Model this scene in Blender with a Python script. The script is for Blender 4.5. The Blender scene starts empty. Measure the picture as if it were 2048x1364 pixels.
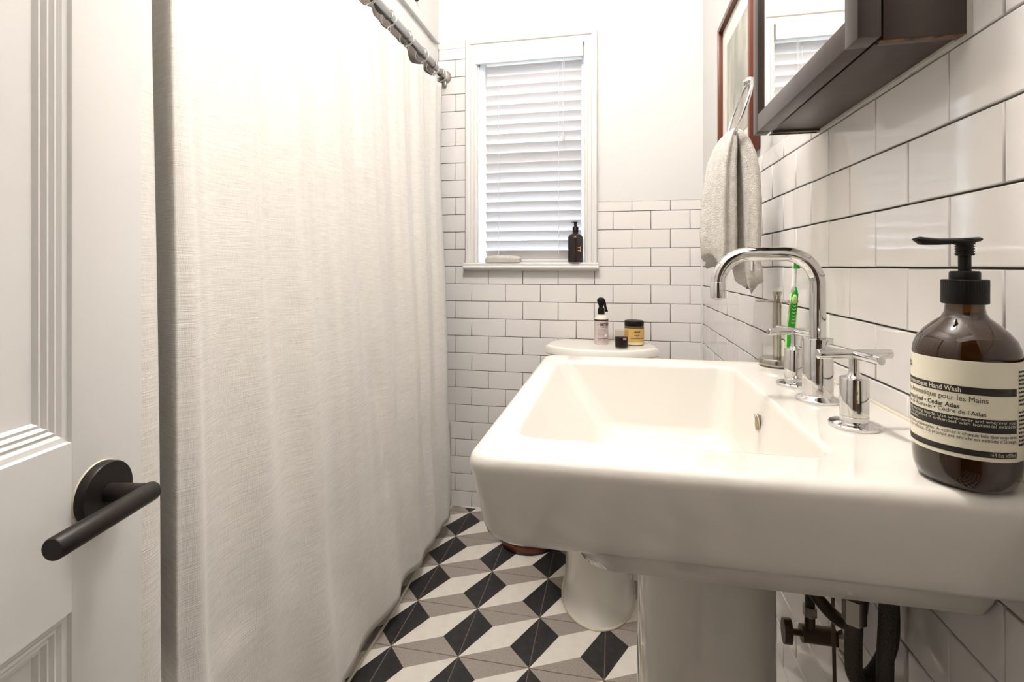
import bpy, bmesh, math, random
from mathutils import Vector, Matrix, noise
random.seed(7)
S = bpy.context.scene
COL = S.collection
PI = math.pi

# ------------------------------------------------------------------ camera, world, exposure
FPX, CXP, CYP, TH, EYE = 1009.0, 1024.0, 532.0, 0.2015, 1.0877     # focal length in pixels of a 2048 px frame
cam_d = bpy.data.cameras.new('camera')
cam_d.sensor_width = 36.0
cam_d.lens = 36.0 * FPX / 2048.0
cam_d.shift_y = -(682.0 - CYP) / 2048.0
cam_d.clip_start = 0.02
cam = bpy.data.objects.new('camera', cam_d)
COL.objects.link(cam)
cam.location = (0, 0, EYE)
cam.rotation_euler = (PI / 2, 0, TH)
S.camera = cam
S.view_settings.view_transform = 'Standard'
S.view_settings.look = 'None'
S.view_settings.exposure = 0.0
S.view_settings.gamma = 1.0
S.view_settings.use_curve_mapping = False
W = bpy.data.worlds.new('sky')
S.world = W
W.use_nodes = True
wn = W.node_tree
bgn = wn.nodes['Background']
wtc = wn.nodes.new('ShaderNodeTexCoord'); wsp = wn.nodes.new('ShaderNodeSeparateXYZ'); wmr = wn.nodes.new('ShaderNodeMapRange'); wmx = wn.nodes.new('ShaderNodeMix')
wmx.data_type = 'RGBA'
wmr.inputs[1].default_value = -.04; wmr.inputs[2].default_value = .02
wmx.inputs[6].default_value = (.10, .105, .10, 1)       # ground outside, below the horizon
wmx.inputs[7].default_value = (.72, .83, 1.0, 1)       # overcast sky
wn.links.new(wtc.outputs['Generated'], wsp.inputs[0]); wn.links.new(wsp.outputs[2], wmr.inputs[0]); wn.links.new(wmr.outputs[0], wmx.inputs[0]); wn.links.new(wmx.outputs[2], bgn.inputs[0])
bgn.inputs[1].default_value = 15.0
CEIL_W = 74.0
LAMP = (1.0, 0.955, 0.93)

XR, YB, ZC = 0.352, 2.187, 2.75           # tiled face of right wall, tiled face of back wall, ceiling
XL = -1.46                                # wall behind the bathtub
XH = -0.79                                # header wall above the tub
P = 0.078                                 # half a wall tile
Z0 = 1.0855                               # a horizontal joint at eye height
YF = -0.26                                # wall with the doorway

# ------------------------------------------------------------------ materials
def mat(name, col, rough=0.5, metal=0.0, coat=0.0, spec=0.5, bump=None, var=None, trans=0.0, ior=1.45, emit=None, sheen=0.0, sub=0.0):
    m = bpy.data.materials.new(name)
    m.use_nodes = True
    nt = m.node_tree
    b = nt.nodes['Principled BSDF']
    b.inputs['Base Color'].default_value = (*col, 1)
    b.inputs['Roughness'].default_value = rough
    b.inputs['Metallic'].default_value = metal
    b.inputs['Coat Weight'].default_value = coat
    b.inputs['Coat Roughness'].default_value = 0.05
    b.inputs['Specular IOR Level'].default_value = spec
    b.inputs['Transmission Weight'].default_value = trans
    b.inputs['IOR'].default_value = ior
    b.inputs['Sheen Weight'].default_value = sheen
    if emit:
        b.inputs['Emission Color'].default_value = (*emit[0], 1)
        b.inputs['Emission Strength'].default_value = emit[1]
    if bump or var:
        tc = nt.nodes.new('ShaderNodeTexCoord')
    if var:   # (scale xyz, second colour, low, high)
        mp = nt.nodes.new('ShaderNodeMapping'); mp.inputs['Scale'].default_value = var[0]
        n = nt.nodes.new('ShaderNodeTexNoise'); n.inputs['Scale'].default_value = 1; n.inputs['Detail'].default_value = 4
        r = nt.nodes.new('ShaderNodeMapRange'); r.inputs[1].default_value = var[2]; r.inputs[2].default_value = var[3]
        mx = nt.nodes.new('ShaderNodeMix'); mx.data_type = 'RGBA'
        mx.inputs[6].default_value = (*col, 1); mx.inputs[7].default_value = (*var[1], 1)
        nt.links.new(tc.outputs['Object'], mp.inputs[0]); nt.links.new(mp.outputs[0], n.inputs[0])
        nt.links.new(n.outputs[0], r.inputs[0]); nt.links.new(r.outputs[0], mx.inputs[0])
        nt.links.new(mx.outputs[2], b.inputs['Base Color'])
    if bump:  # (scale xyz, strength, distance)
        mp = nt.nodes.new('ShaderNodeMapping'); mp.inputs['Scale'].default_value = bump[0]
        n = nt.nodes.new('ShaderNodeTexNoise'); n.inputs['Scale'].default_value = 1; n.inputs['Detail'].default_value = 3
        bp = nt.nodes.new('ShaderNodeBump'); bp.inputs['Strength'].default_value = bump[1]; bp.inputs['Distance'].default_value = bump[2]
        nt.links.new(tc.outputs['Object'], mp.inputs[0]); nt.links.new(mp.outputs[0], n.inputs[0])
        nt.links.new(n.outputs[0], bp.inputs['Height']); nt.links.new(bp.outputs[0], b.inputs['Normal'])
    return m

m_paint = mat('wall_paint', (.65, .638, .615), .75, bump=((60, 60, 60), .25, .002))
m_ceil = mat('ceiling_paint', (.78, .76, .72), .9)
m_trim = mat('trim_paint', (.655, .64, .61), .38, bump=((25, 25, 25), .12, .002))
m_door = mat('door_paint', (.75, .735, .71), .42, bump=((45, 45, 18), .2, .002), var=((3, 3, 3), (.73, .71, .68), .4, .7))
m_tile = mat('glazed_tile', (.75, .725, .70), .05, bump=((11, 11, 11), .10, .006), var=((1.3, 1.3, 1.3), (.72, .69, .66), .35, .65))
m_grout = mat('dark_grout', (.085, .066, .052), .95)
m_porc = mat('porcelain', (.70, .668, .605), .07, coat=.3)
m_toilet = mat('toilet_porcelain', (.80, .77, .70), .12)
m_chrome = mat('chrome', (.66, .65, .64), .07, metal=1, var=((40, 40, 40), (.58, .57, .555), .45, .75))
m_steel = mat('brushed_steel', (.44, .41, .37), .18, metal=1)
m_rod = mat('satin_rod', (.40, .385, .37), .38, metal=.85)
m_ring = mat('ring_wire', (.62, .60, .57), .3, metal=.7)
m_black = mat('bronze_black', (.016, .012, .010), .42, spec=.28, bump=((300, 300, 300), .08, .001))
m_plastic = mat('black_plastic', (.008, .007, .006), .42, spec=.22)
m_bottle = mat('dark_bottle', (.016, .009, .007), .13)
m_label = mat('cream_label', (.76, .71, .56), .55)
m_ink = mat('black_ink', (.018, .015, .012), .6)
m_print = mat('cream_print', (.66, .62, .50), .6)
m_cab = mat('espresso_wood', (.036, .024, .019), .34, var=((6, 60, 6), (.05, .034, .026), .4, .7), bump=((8, 120, 8), .06, .001))
m_edge = mat('worn_edge', (.17, .08, .035), .8, var=((60, 60, 60), (.05, .03, .02), .45, .6))
m_mirror = mat('mirror_silver', (.93, .92, .90), .01, metal=1)
m_frame = mat('mahogany_frame', (.13, .034, .017), .32, var=((20, 20, 4), (.09, .022, .012), .4, .7))
m_mat = mat('picture_mat', (.86, .84, .79), .8)
m_art = mat('misty_print', (.36, .355, .32), .8, var=((3, 14, 6), (.62, .60, .53), .38, .62))
m_towel = mat('terry_towel', (.66, .625, .57), .98, bump=((420, 420, 420), .9, .004), var=((90, 90, 90), (.57, .53, .475), .4, .65), sheen=.25)
m_hose = mat('braided_hose', (.045, .034, .026), .5, metal=.35, bump=((500, 500, 300), .8, .002))
m_brass = mat('dull_brass', (.10, .075, .05), .35, metal=.8)
m_grey = mat('grey_stone', (.52, .50, .44), .6, var=((40, 40, 40), (.45, .43, .38), .4, .7))
m_wood = mat('red_brown_wood', (.065, .019, .008), .4, var=((4, 4, 40), (.035, .010, .005), .4, .7))
m_caulk = mat('caulk', (.62, .57, .44), .6)
m_tub = mat('tub_enamel', (.62, .60, .56), .2)
m_blind = mat('blind_slat', (.63, .61, .595), .5)
m_cord = mat('blind_cord', (.62, .62, .64), .8)
m_fblack = mat('tile_black', (.016, .015, .015), .5, var=((50, 50, 50), (.026, .024, .023), .4, .7))
m_fgrey = mat('tile_grey', (.33, .285, .25), .55, var=((220, 220, 220), (.27, .235, .205), .4, .62))
m_fwhite = mat('tile_white', (.72, .675, .60), .5, var=((30, 30, 30), (.67, .625, .55), .4, .7))
m_fgrout = mat('floor_grout', (.16, .125, .095), .95)
m_green = mat('green_rubber', (.01, .30, .02), .4)
m_lime = mat('lime_plastic', (.52, .74, .25), .35)
m_whitep = mat('white_plastic', (.84, .84, .82), .35)
m_spray = mat('pale_lilac_bottle', (.57, .49, .47), .3)
m_spray2 = mat('pale_cream_bottle', (.72, .70, .60), .3)
m_plum = mat('plum_ink', (.055, .022, .022), .6)
m_mauve = mat('mauve_ink', (.36, .26, .26), .6)
m_wax = mat('dark_wax', (.010, .005, .004), .3, spec=.2)
m_honey = mat('kraft_label', (.58, .37, .12), .6)
m_cream = mat('cream_wax', (.70, .60, .36), .35)
m_olive = mat('olive_glass', (.10, .075, .03), .12)
m_gold = mat('gold_ink', (.55, .38, .12), .4)
m_lampglass = mat('lamp_glass', (.9, .88, .82), .5, emit=(LAMP, 9.0))

# amber glass: dark translucent brown
m_amber = mat('amber_glass', (.085, .032, .006), .05, trans=.75, ior=1.45, coat=.4)
# thin clear panes
def clear(name, tint, gl):
    m = bpy.data.materials.new(name); m.use_nodes = True
    nt = m.node_tree; nt.nodes.clear()
    o = nt.nodes.new('ShaderNodeOutputMaterial'); t = nt.nodes.new('ShaderNodeBsdfTransparent')
    g = nt.nodes.new('ShaderNodeBsdfGlossy'); x = nt.nodes.new('ShaderNodeMixShader')
    t.inputs[0].default_value = (*tint, 1); g.inputs['Roughness'].default_value = .02; x.inputs[0].default_value = gl
    nt.links.new(t.outputs[0], x.inputs[1]); nt.links.new(g.outputs[0], x.inputs[2]); nt.links.new(x.outputs[0], o.inputs[0])
    return m
m_pane = clear('window_glass', (.97, .98, 1), .06)
m_clear = clear('clear_glass', (.95, .94, .92), .02)
m_acryl = clear('clear_acrylic', (.88, .86, .83), .16)

# linen: slubby weave with long horizontal threads, slightly translucent
def linen():
    m = mat('slub_linen', (.72, .672, .59), .95, sheen=.2)
    nt = m.node_tree; b = nt.nodes['Principled BSDF']
    tc = nt.nodes.new('ShaderNodeTexCoord')
    def nz(sc, det):
        mp = nt.nodes.new('ShaderNodeMapping'); mp.inputs['Scale'].default_value = sc
        n = nt.nodes.new('ShaderNodeTexNoise'); n.inputs['Scale'].default_value = 1; n.inputs['Detail'].default_value = det
        nt.links.new(tc.outputs['Object'], mp.inputs[0]); nt.links.new(mp.outputs[0], n.inputs[0]); return n
    a, c2 = nz((22, 22, 700), 3), nz((600, 600, 60), 2)
    ad = nt.nodes.new('ShaderNodeMath'); ad.operation = 'MULTIPLY_ADD'; ad.inputs[1].default_value = .45
    nt.links.new(c2.outputs[0], ad.inputs[0]); nt.links.new(a.outputs[0], ad.inputs[2])
    r = nt.nodes.new('ShaderNodeMapRange'); r.inputs[1].default_value = .5; r.inputs[2].default_value = .95
    mx = nt.nodes.new('ShaderNodeMix'); mx.data_type = 'RGBA'
    mx.inputs[6].default_value = (.58, .55, .505, 1); mx.inputs[7].default_value = (.73, .70, .65, 1)
    bp = nt.nodes.new('ShaderNodeBump'); bp.inputs['Strength'].default_value = .6; bp.inputs['Distance'].default_value = .0012
    nt.links.new(ad.outputs[0], r.inputs[0]); nt.links.new(r.outputs[0], mx.inputs[0]); nt.links.new(mx.outputs[2], b.inputs['Base Color'])
    nt.links.new(ad.outputs[0], bp.inputs['Height']); nt.links.new(bp.outputs[0], b.inputs['Normal'])
    return m
m_linen = linen()

# ------------------------------------------------------------------ builders
def link(name, me, m, parent=None, loc=(0, 0, 0), smooth=False):
    if m is not None:
        for x in (m if isinstance(m, (list, tuple)) else [m]):
            me.materials.append(x)
    if smooth:
        for p in me.polygons: p.use_smooth = True
    o = bpy.data.objects.new(name, me)
    COL.objects.link(o)
    o.parent = parent
    o.location = loc
    return o
def from_bm(name, bm, m, parent=None, loc=(0, 0, 0), smooth=False, auto=None):
    me = bpy.data.meshes.new(name)
    bmesh.ops.recalc_face_normals(bm, faces=bm.faces)
    if auto is not None:
        for f in bm.faces: f.smooth = True
        for e in bm.edges:
            if len(e.link_faces) == 2 and e.calc_face_angle(0) > auto: e.smooth = False
    bm.to_mesh(me); bm.free()
    return link(name, me, m, parent, loc, smooth)
def empty(name, loc, label, cat, group=None, rz=0):
    o = bpy.data.objects.new(name, None)
    o.empty_display_size = .02
    COL.objects.link(o)
    o.location = loc; o.rotation_euler = (0, 0, rz)
    return tag(o, label, cat, group)
def tag(o, label, cat, group=None):
    o['label'] = label; o['category'] = cat
    if group: o['group'] = group
    return o
def struct(o, label=None, cat=None):
    o['kind'] = 'structure'
    if label: o['label'] = label
    if cat: o['category'] = cat
    return o
def add_box(bm, x0, x1, y0, y1, z0, z1, bev=0, seg=2):
    r = bmesh.ops.create_cube(bm, size=1)
    vs = r['verts']
    bmesh.ops.scale(bm, vec=(x1 - x0, y1 - y0, z1 - z0), verts=vs)
    bmesh.ops.translate(bm, vec=((x0 + x1) / 2, (y0 + y1) / 2, (z0 + z1) / 2), verts=vs)
    if bev:
        es = list({e for v in vs for e in v.link_edges})
        bmesh.ops.bevel(bm, geom=es, offset=bev, segments=seg, affect='EDGES', profile=.5)
    return bm
def box(name, m, parent, x0, x1, y0, y1, z0, z1, bev=0, seg=2, auto=.6):
    bm = bmesh.new(); add_box(bm, x0, x1, y0, y1, z0, z1, bev, seg)
    return from_bm(name, bm, m, parent, auto=auto if bev else None)
def add_loft(bm, loops, closed=True, cap0=True, cap1=True):
    rows = [[bm.verts.new(p) for p in l] for l in loops]
    n = len(rows[0])
    for a, b in zip(rows, rows[1:]):
        for i in range(n if closed else n - 1):
            j = (i + 1) % n
            try: bm.faces.new((a[i], a[j], b[j], b[i]))
            except ValueError: pass
    if cap0: bm.faces.new(rows[0][::-1])
    if cap1: bm.faces.new(rows[-1])
    return bm
def circ(c, r, ax, ay, n=24):
    return [Vector(c) + r * (math.cos(2 * PI * i / n) * ax + math.sin(2 * PI * i / n) * ay) for i in range(n)]
def add_lathe(bm, prof, c=(0, 0, 0), n=32, cap=True):
    X_, Y_ = Vector((1, 0, 0)), Vector((0, 1, 0))
    return add_loft(bm, [circ((c[0], c[1], c[2] + z), max(r, 1e-5), X_, Y_, n) for r, z in prof], True, cap, cap)
def lathe(name, m, parent, prof, c=(0, 0, 0), n=32, cap=True, auto=.7):
    return from_bm(name, add_lathe(bmesh.new(), prof, c, n, cap), m, parent, auto=auto)
def add_tube(bm, pts, r, n=14, cap=True):
    pts = [Vector(p) for p in pts]
    rs = r if isinstance(r, (list, tuple)) else [r] * len(pts)
    t0 = (pts[1] - pts[0]).normalized()
    up = Vector((0, 0, 1)) if abs(t0.z) < .9 else Vector((1, 0, 0))
    ax = t0.cross(up).normalized()
    loops = []
    for i, p in enumerate(pts):
        a = pts[max(i - 1, 0)]; b = pts[min(i + 1, len(pts) - 1)]
        t = (b - a).normalized()
        ax = (ax - t * ax.dot(t)).normalized()
        loops.append(circ(p, rs[i], ax, t.cross(ax), n))
    return add_loft(bm, loops, True, cap, cap)
def tube(name, m, parent, pts, r, n=14, auto=.8):
    return from_bm(name, add_tube(bmesh.new(), pts, r, n), m, parent, auto=auto)
def smooth_path(pts, n=8):
    pts = [Vector(p) for p in pts]; out = []
    q = [2 * pts[0] - pts[1]] + pts + [2 * pts[-1] - pts[-2]]
    for i in range(1, len(q) - 2):
        a, b, c, d = q[i - 1:i + 3]
        for k in range(n):
            t = k / n
            out.append(.5 * ((2 * b) + (c - a) * t + (2 * a - 5 * b + 4 * c - d) * t * t + (3 * b - a - 3 * c + d) * t ** 3))
    return out + [pts[-1]]
def torus_mesh(bm, c, R, r, u, v, n=28, k=8, a0=0, a1=2 * PI):
    u, v = Vector(u).normalized(), Vector(v).normalized(); w = u.cross(v)
    full = abs(a1 - a0 - 2 * PI) < 1e-6
    loops = []
    for i in range(n + (0 if full else 1)):
        a = a0 + (a1 - a0) * i / n
        d = math.cos(a) * u + math.sin(a) * v
        loops.append(circ(Vector(c) + R * d, r, d, w, k))
    if full: loops.append(loops[0])
    bm2 = add_loft(bm, loops, True, not full, not full)
    bmesh.ops.remove_doubles(bm2, verts=bm2.verts, dist=1e-6)
    return bm2
def skew(l): return [Vector((p.x - (.065 * max(0, p.y - .12) if p.x > 0 else 0), p.y, p.z)) for p in l]
def rrect(x0, x1, y0, y1, r, z, n=6, rw=None):
    pts = []
    w = r if rw is None else rw
    for cx, cy, a, r in ((x1 - w, y1 - w, 0, w), (x0 + r, y1 - r, PI / 2, r), (x0 + r, y0 + r, PI, r), (x1 - w, y0 + w, 1.5 * PI, w)):
        for i in range(n + 1):
            t = a + PI / 2 * i / n
            pts.append(Vector((cx + r * math.cos(t), cy + r * math.sin(t), z)))
    return pts
def text_mesh(body, size, bold=0.0, align='LEFT'):
    cu = bpy.data.curves.new('lettering', 'FONT')
    cu.body = body; cu.size = size; cu.align_x = align; cu.offset = bold; cu.resolution_u = 3
    o = bpy.data.objects.new('lettering', cu); COL.objects.link(o)
    bpy.context.view_layer.update()
    dg = bpy.context.evaluated_depsgraph_get()
    me = bpy.data.meshes.new_from_object(o.evaluated_get(dg))
    bpy.data.objects.remove(o); bpy.data.curves.remove(cu)
    return me
def wrap_text(name, body, size, m, parent, R, th0, z, ccw=1, bold=0.0, align='LEFT', width=None):
    """lettering bent round a vertical cylinder of radius R; th0 = polar angle of its start"""
    me = text_mesh(body, size, bold, align)
    if width:
        xs = [v.co.x for v in me.vertices]; k = width / max(1e-6, max(xs) - min(xs))
        for v in me.vertices: v.co.x *= k
    for v in me.vertices:
        a = th0 + ccw * v.co.x / R
        v.co = Vector((R * math.cos(a), R * math.sin(a), z + v.co.y))
    me.materials.clear()
    return link(name, me, m, parent)
def wrap_dashes(name, m, parent, R, a0, width, z, h):
    """one line of print too small to read: a row of short marks"""
    bm = bmesh.new(); x = 0
    while x < width:
        w = min(random.uniform(.0012, .0045) * h / .0022, width - x)
        lo_, hi_ = z, z + h * random.uniform(.75, 1)
        pts = [(x, lo_), (x + w, lo_), (x + w, hi_), (x, hi_)]
        bm.faces.new([bm.verts.new((R * math.cos(a0 + p / R), R * math.sin(a0 + p / R), q)) for p, q in pts])
        x += w + h * .4
    return from_bm(name, bm, m, parent)
def wrap_band(name, m, parent, R, a0, a1, z0, z1, n=40, th=.0003):
    bm = bmesh.new()
    loops = []
    for i in range(n + 1):
        a = a0 + (a1 - a0) * i / n
        d = Vector((math.cos(a), math.sin(a), 0))
        loops.append([d * R + Vector((0, 0, z0)), d * (R + th) + Vector((0, 0, z0)), d * (R + th) + Vector((0, 0, z1)), d * R + Vector((0, 0, z1))])
    add_loft(bm, loops)
    return from_bm(name, bm, m, parent, auto=.6)
RIGHT, FWD = Vector((math.cos(TH), math.sin(TH), 0)), Vector((-math.sin(TH), math.cos(TH), 0))
def clip_poly(poly, axis, lim, keep_less):
    out = []
    for i in range(len(poly)):
        a, b = poly[i], poly[(i + 1) % len(poly)]
        ia = (a[axis] <= lim) if keep_less else (a[axis] >= lim)
        ib = (b[axis] <= lim) if keep_less else (b[axis] >= lim)
        if ia: out.append(a)
        if ia != ib:
            t = (lim - a[axis]) / (b[axis] - a[axis])
            out.append((a[0] + t * (b[0] - a[0]), a[1] + t * (b[1] - a[1])))
    return out

# ------------------------------------------------------------------ room shell
TT = .007      # tile thickness; walls lie behind the tile faces
def wall(name, label, m, *boxes):
    bm = bmesh.new()
    for b in boxes: add_box(bm, *b)
    return struct(from_bm(name, bm, m), label, 'wall')
wx = XR + TT - .0012
wall_right = wall('wall_right', 'right wall with white subway tile below white paint', m_grout, (wx, wx + .12, -1.5, YB + .14, 0, 1.362))
box('upper_plaster', m_paint, wall_right, XR + .002, wx + .12, -1.5, YB + .14, 1.362, ZC, 0)
wy = YB + TT - .0012
WX0, WX1, WZ0, WZ1 = -.603, -.128, 1.098, 2.046            # window opening
wall_back = wall('wall_back', 'back wall with the window, white subway tile below white paint', m_grout,
    (XL - .1, WX0, wy, wy + .13, 0, 2.073), (WX0, wx, wy, wy + .13, 0, WZ0), (WX1, wx, wy, wy + .13, WZ0, 1.362))
bm = bmesh.new()
add_box(bm, XL - .1, WX0, YB + .002, wy + .13, 2.073, ZC); add_box(bm, WX0, WX1, YB + .002, wy + .13, WZ1, ZC); add_box(bm, WX1, XR + .002, YB + .002, wy + .13, 1.362, ZC)
from_bm('upper_plaster', bm, m_paint, wall_back)
wall('wall_left', 'wall behind the bathtub', m_paint, (XL - .1, XL, -1.5, YB, 0, ZC))
wall('wall_header', 'white header wall above the shower curtain rod', m_paint, (XH - .1, XH, YF, YB, 2.0, ZC), (XL, -.69, .50, .60, 0, 2.0))
wall('wall_front', 'wall around the doorway behind the camera', m_paint, (XL, -.375, YF - .11, YF, 0, ZC), (-.375, XR, YF - .11, YF, 2.06, ZC))
m_hall_bounce = mat('hall_warm_bounce', (.24, .15, .085), .8)  # invented brown for the unseen hall, darkens and warms light bounced back
wall('wall_hall', 'far wall of the hallway outside the door', m_hall_bounce, (XL, XR, -1.5, -1.4, 0, ZC))
struct(box('ceiling', m_ceil, None, XL - .1, XR + .12, -1.5, YB + .13, ZC, ZC + .1), 'white painted ceiling', 'ceiling')
floor = struct(box('floor', m_fgrout, None, XL, XR + .006, -1.5, YB + .006, -.1, -.0012), 'floor of patterned black, grey and white cement tiles', 'floor')

# wall tiles, each an object
GAP = .0011
tile_cache = {}
def tile_mesh(w, h):
    key = (round(w, 4), round(h, 4))
    if key not in tile_cache:
        bm = bmesh.new()
        b = .0014
        prof = [(0, 0), (0, -TT * .72), (b * .45, -TT * .93), (b, -TT)]
        loops = []
        for ins, d in prof:
            a, c = w / 2 - ins, h / 2 - ins
            loops.append([(-a, d, -c), (a, d, -c), (a, d, c), (-a, d, c)])
        add_loft(bm, loops, True, False, True)
        me = bpy.data.meshes.new('tile')
        bmesh.ops.recalc_face_normals(bm, faces=bm.faces)
        for f in bm.faces: f.smooth = len(f.verts) == 4 and f.calc_area() < .0005
        bm.to_mesh(me); bm.free(); me.materials.append(m_tile)
        tile_cache[key] = me
    return tile_cache[key]
def lay_tile(u0, u1, z0, z1, wall_obj, side):
    if u1 - u0 < .008 or z1 - z0 < .006: return
    o = bpy.data.objects.new('tile', tile_mesh(u1 - u0 - 2 * GAP, z1 - z0 - 2 * GAP))
    COL.objects.link(o); o.parent = wall_obj
    t1, t2 = random.gauss(0, .0016), random.gauss(0, .0022)
    if side == 'back':
        o.location = ((u0 + u1) / 2, YB + TT + random.uniform(-.0003, .0003), (z0 + z1) / 2); o.rotation_euler = (t1, 0, t2)
    else:
        o.location = (XR + TT + random.uniform(-.0003, .0003), (u0 + u1) / 2, (z0 + z1) / 2); o.rotation_euler = (0, t1, -PI / 2 + t2)
def tile_region(side, wall_obj, u0, u1, z0, z1, origin, even_parity):
    r0, r1 = math.floor((z0 - Z0) / P + 1e-6), math.ceil((z1 - Z0) / P - 1e-6)
    for r in range(r0, r1):
        za, zb = max(z0, Z0 + r * P), min(z1, Z0 + (r + 1) * P)
        par = even_parity if r % 2 == 0 else 1 - even_parity
        k = math.floor((u0 - origin) / P) - 2
        while k % 2 != par: k += 1
        while origin + k * P < u1:
            a, b = max(u0, origin + k * P), min(u1, origin + (k + 2) * P)
            if b > a: lay_tile(a, b, za, zb, wall_obj, side)
            k += 2
tile_region('back', wall_back, XH - .1, XR - .001, 0, Z0, .3034, 0)
tile_region('back', wall_back, XH - .1, -.650, Z0, 2.073, .3034, 0)
tile_region('back', wall_back, -.076, XR - .001, Z0, 1.362, .3034, 0)
tile_region('right', wall_right, -.24, YB - .001, 0, 1.362, .548, 1)
from_bm('corner_bead', add_tube(bmesh.new(), [(XR - .0015, YB - .0015, .0), (XR - .0015, YB - .0015, 1.362)], .0055, 8), m_trim, wall_right)

tube('caulk_bead', m_trim, wall_back, [(-.68, YB - .001, .001), (XR, YB - .001, .0)], .0045, 8)
# floor tiles, printed pattern of five fields on each
T = .2
PQ = [([(0, 0), (0, 1), (1 / 3, 2 / 3)], 0), ([(0, 1), (1, 1), (1 / 3, 2 / 3)], 1), ([(1, 0), (1, 1), (2 / 3, 1 / 3)], 0),
      ([(0, 0), (1, 0), (2 / 3, 1 / 3)], 1), ([(0, 0), (2 / 3, 1 / 3), (1, 1), (1 / 3, 2 / 3)], 2)]
fcache = {}
def floor_tile(i, k):
    x0, y0 = -.628 + T * i, 1.946 - T * k
    g = .0013
    lx0, lx1 = max(g, -.735 - x0), min(T - g, XR - x0)
    ly0, ly1 = max(g, -1.39 - y0), min(T - g, YB - y0)
    if lx1 - lx0 < .01 or ly1 - ly0 < .01: return
    key = tuple(round(v, 4) for v in (lx0, lx1, ly0, ly1))
    if key not in fcache:
        bm = bmesh.new()
        for poly, mi in PQ:
            q = [(a * T, b * T) for a, b in poly]
            for ax, lim, less in ((0, lx0, False), (0, lx1, True), (1, ly0, False), (1, ly1, True)):
                q = clip_poly(q, ax, lim, less) if q else q
            if len(q) >= 3:
                f = bm.faces.new([bm.verts.new((a, b, 0)) for a, b in q])
                if f.normal.z < 0: f.normal_flip()
                f.normal_update()
                if f.normal.z < 0: f.normal_flip()
                f.material_index = mi
        add_side = [(lx0, ly0), (lx1, ly0), (lx1, ly1), (lx0, ly1)]
        for n_ in range(4):
            a, b = add_side[n_], add_side[(n_ + 1) % 4]
            f = bm.faces.new([bm.verts.new(p) for p in ((*a, -.006), (*b, -.006), (*b, 0), (*a, 0))]); f.material_index = 1
        me = bpy.data.meshes.new('tile'); bm.to_mesh(me); bm.free()
        for x in (m_fblack, m_fgrey, m_fwhite): me.materials.append(x)
        fcache[key] = me
    o = bpy.data.objects.new('tile', fcache[key]); COL.objects.link(o); o.parent = floor
    o.location = (x0, y0, random.uniform(-.0002, .0002))
for i in range(-1, 5):
    for k in range(-2, 17): floor_tile(i, k)

# ------------------------------------------------------------------ window
win = struct(empty('window_1', ((WX0 + WX1) / 2, YB, WZ0), 'white double-moulded window with closed blind in the back wall', 'window'))
win.location = (0, 0, 0)
def casing_profile(u):   # (offset outward from the opening, projection into the room)
    return [(0, 0), (0, .012), (.006, .016), (.012, .016), (.015, .012), (.028, .012), (.031, .019), (.040, .022), (.050, .022), (.054, .017), (.054, 0)]
bm = bmesh.new()
loops = []
for cx, cz, sx, sz in ((WX0, WZ0, -1, 0), (WX0, WZ1, -1, 1), (WX1, WZ1, 1, 1), (WX1, WZ0, 1, 0)):
    loops.append([Vector((cx + sx * o_, YB - .002 - h_, cz + sz * o_)) for o_, h_ in casing_profile(0)])
add_loft(bm, loops, True)
from_bm('casing', bm, m_trim, win)
bm = bmesh.new()   # jambs lining the opening
add_box(bm, WX0 - .001, WX0 + .004, YB - .002, YB + .13, WZ0, WZ1); add_box(bm, WX1 - .004, WX1 + .001, YB - .002, YB + .13, WZ0, WZ1)
add_box(bm, WX0, WX1, YB - .002, YB + .13, WZ1 - .012, WZ1 + .001)
from_bm('jamb', bm, m_trim, win)
bm = bmesh.new()
loops = [[Vector((x, YB - p_, z)) for p_, z in ((-.12, 1.088), (-.12, 1.104), (.030, 1.102), (.036, 1.099), (.037, 1.095), (.033, 1.091), (.040, 1.088), (.043, 1.083), (.041, 1.077), (.030, 1.071), (.012, 1.066), (.0, 1.066), (.0, 1.088))] for x in (-.661, -.068)]
add_loft(bm, loops)
from_bm('window_sill', bm, m_trim, win)
for zc0, zc1 in ((WZ0 + .006, 1.58), (1.58, WZ1 - .012)):
    sash = bmesh.new(); yy = YB + .10 + (0 if zc0 < 1.3 else .02)
    for b in ((WX0 + .004, WX0 + .012, zc0, zc1), (WX1 - .012, WX1 - .004, zc0, zc1), (WX0 + .012, WX1 - .012, zc0, zc0 + .02), (WX0 + .012, WX1 - .012, zc1 - .03, zc1)):
        add_box(sash, b[0], b[1], yy, yy + .02, b[2], b[3])
    so = from_bm('sash', sash, m_trim, win)
    box('pane', m_pane, so, WX0 + .012, WX1 - .012, yy + .008, yy + .012, zc0 + .02, zc1 - .03)

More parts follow.
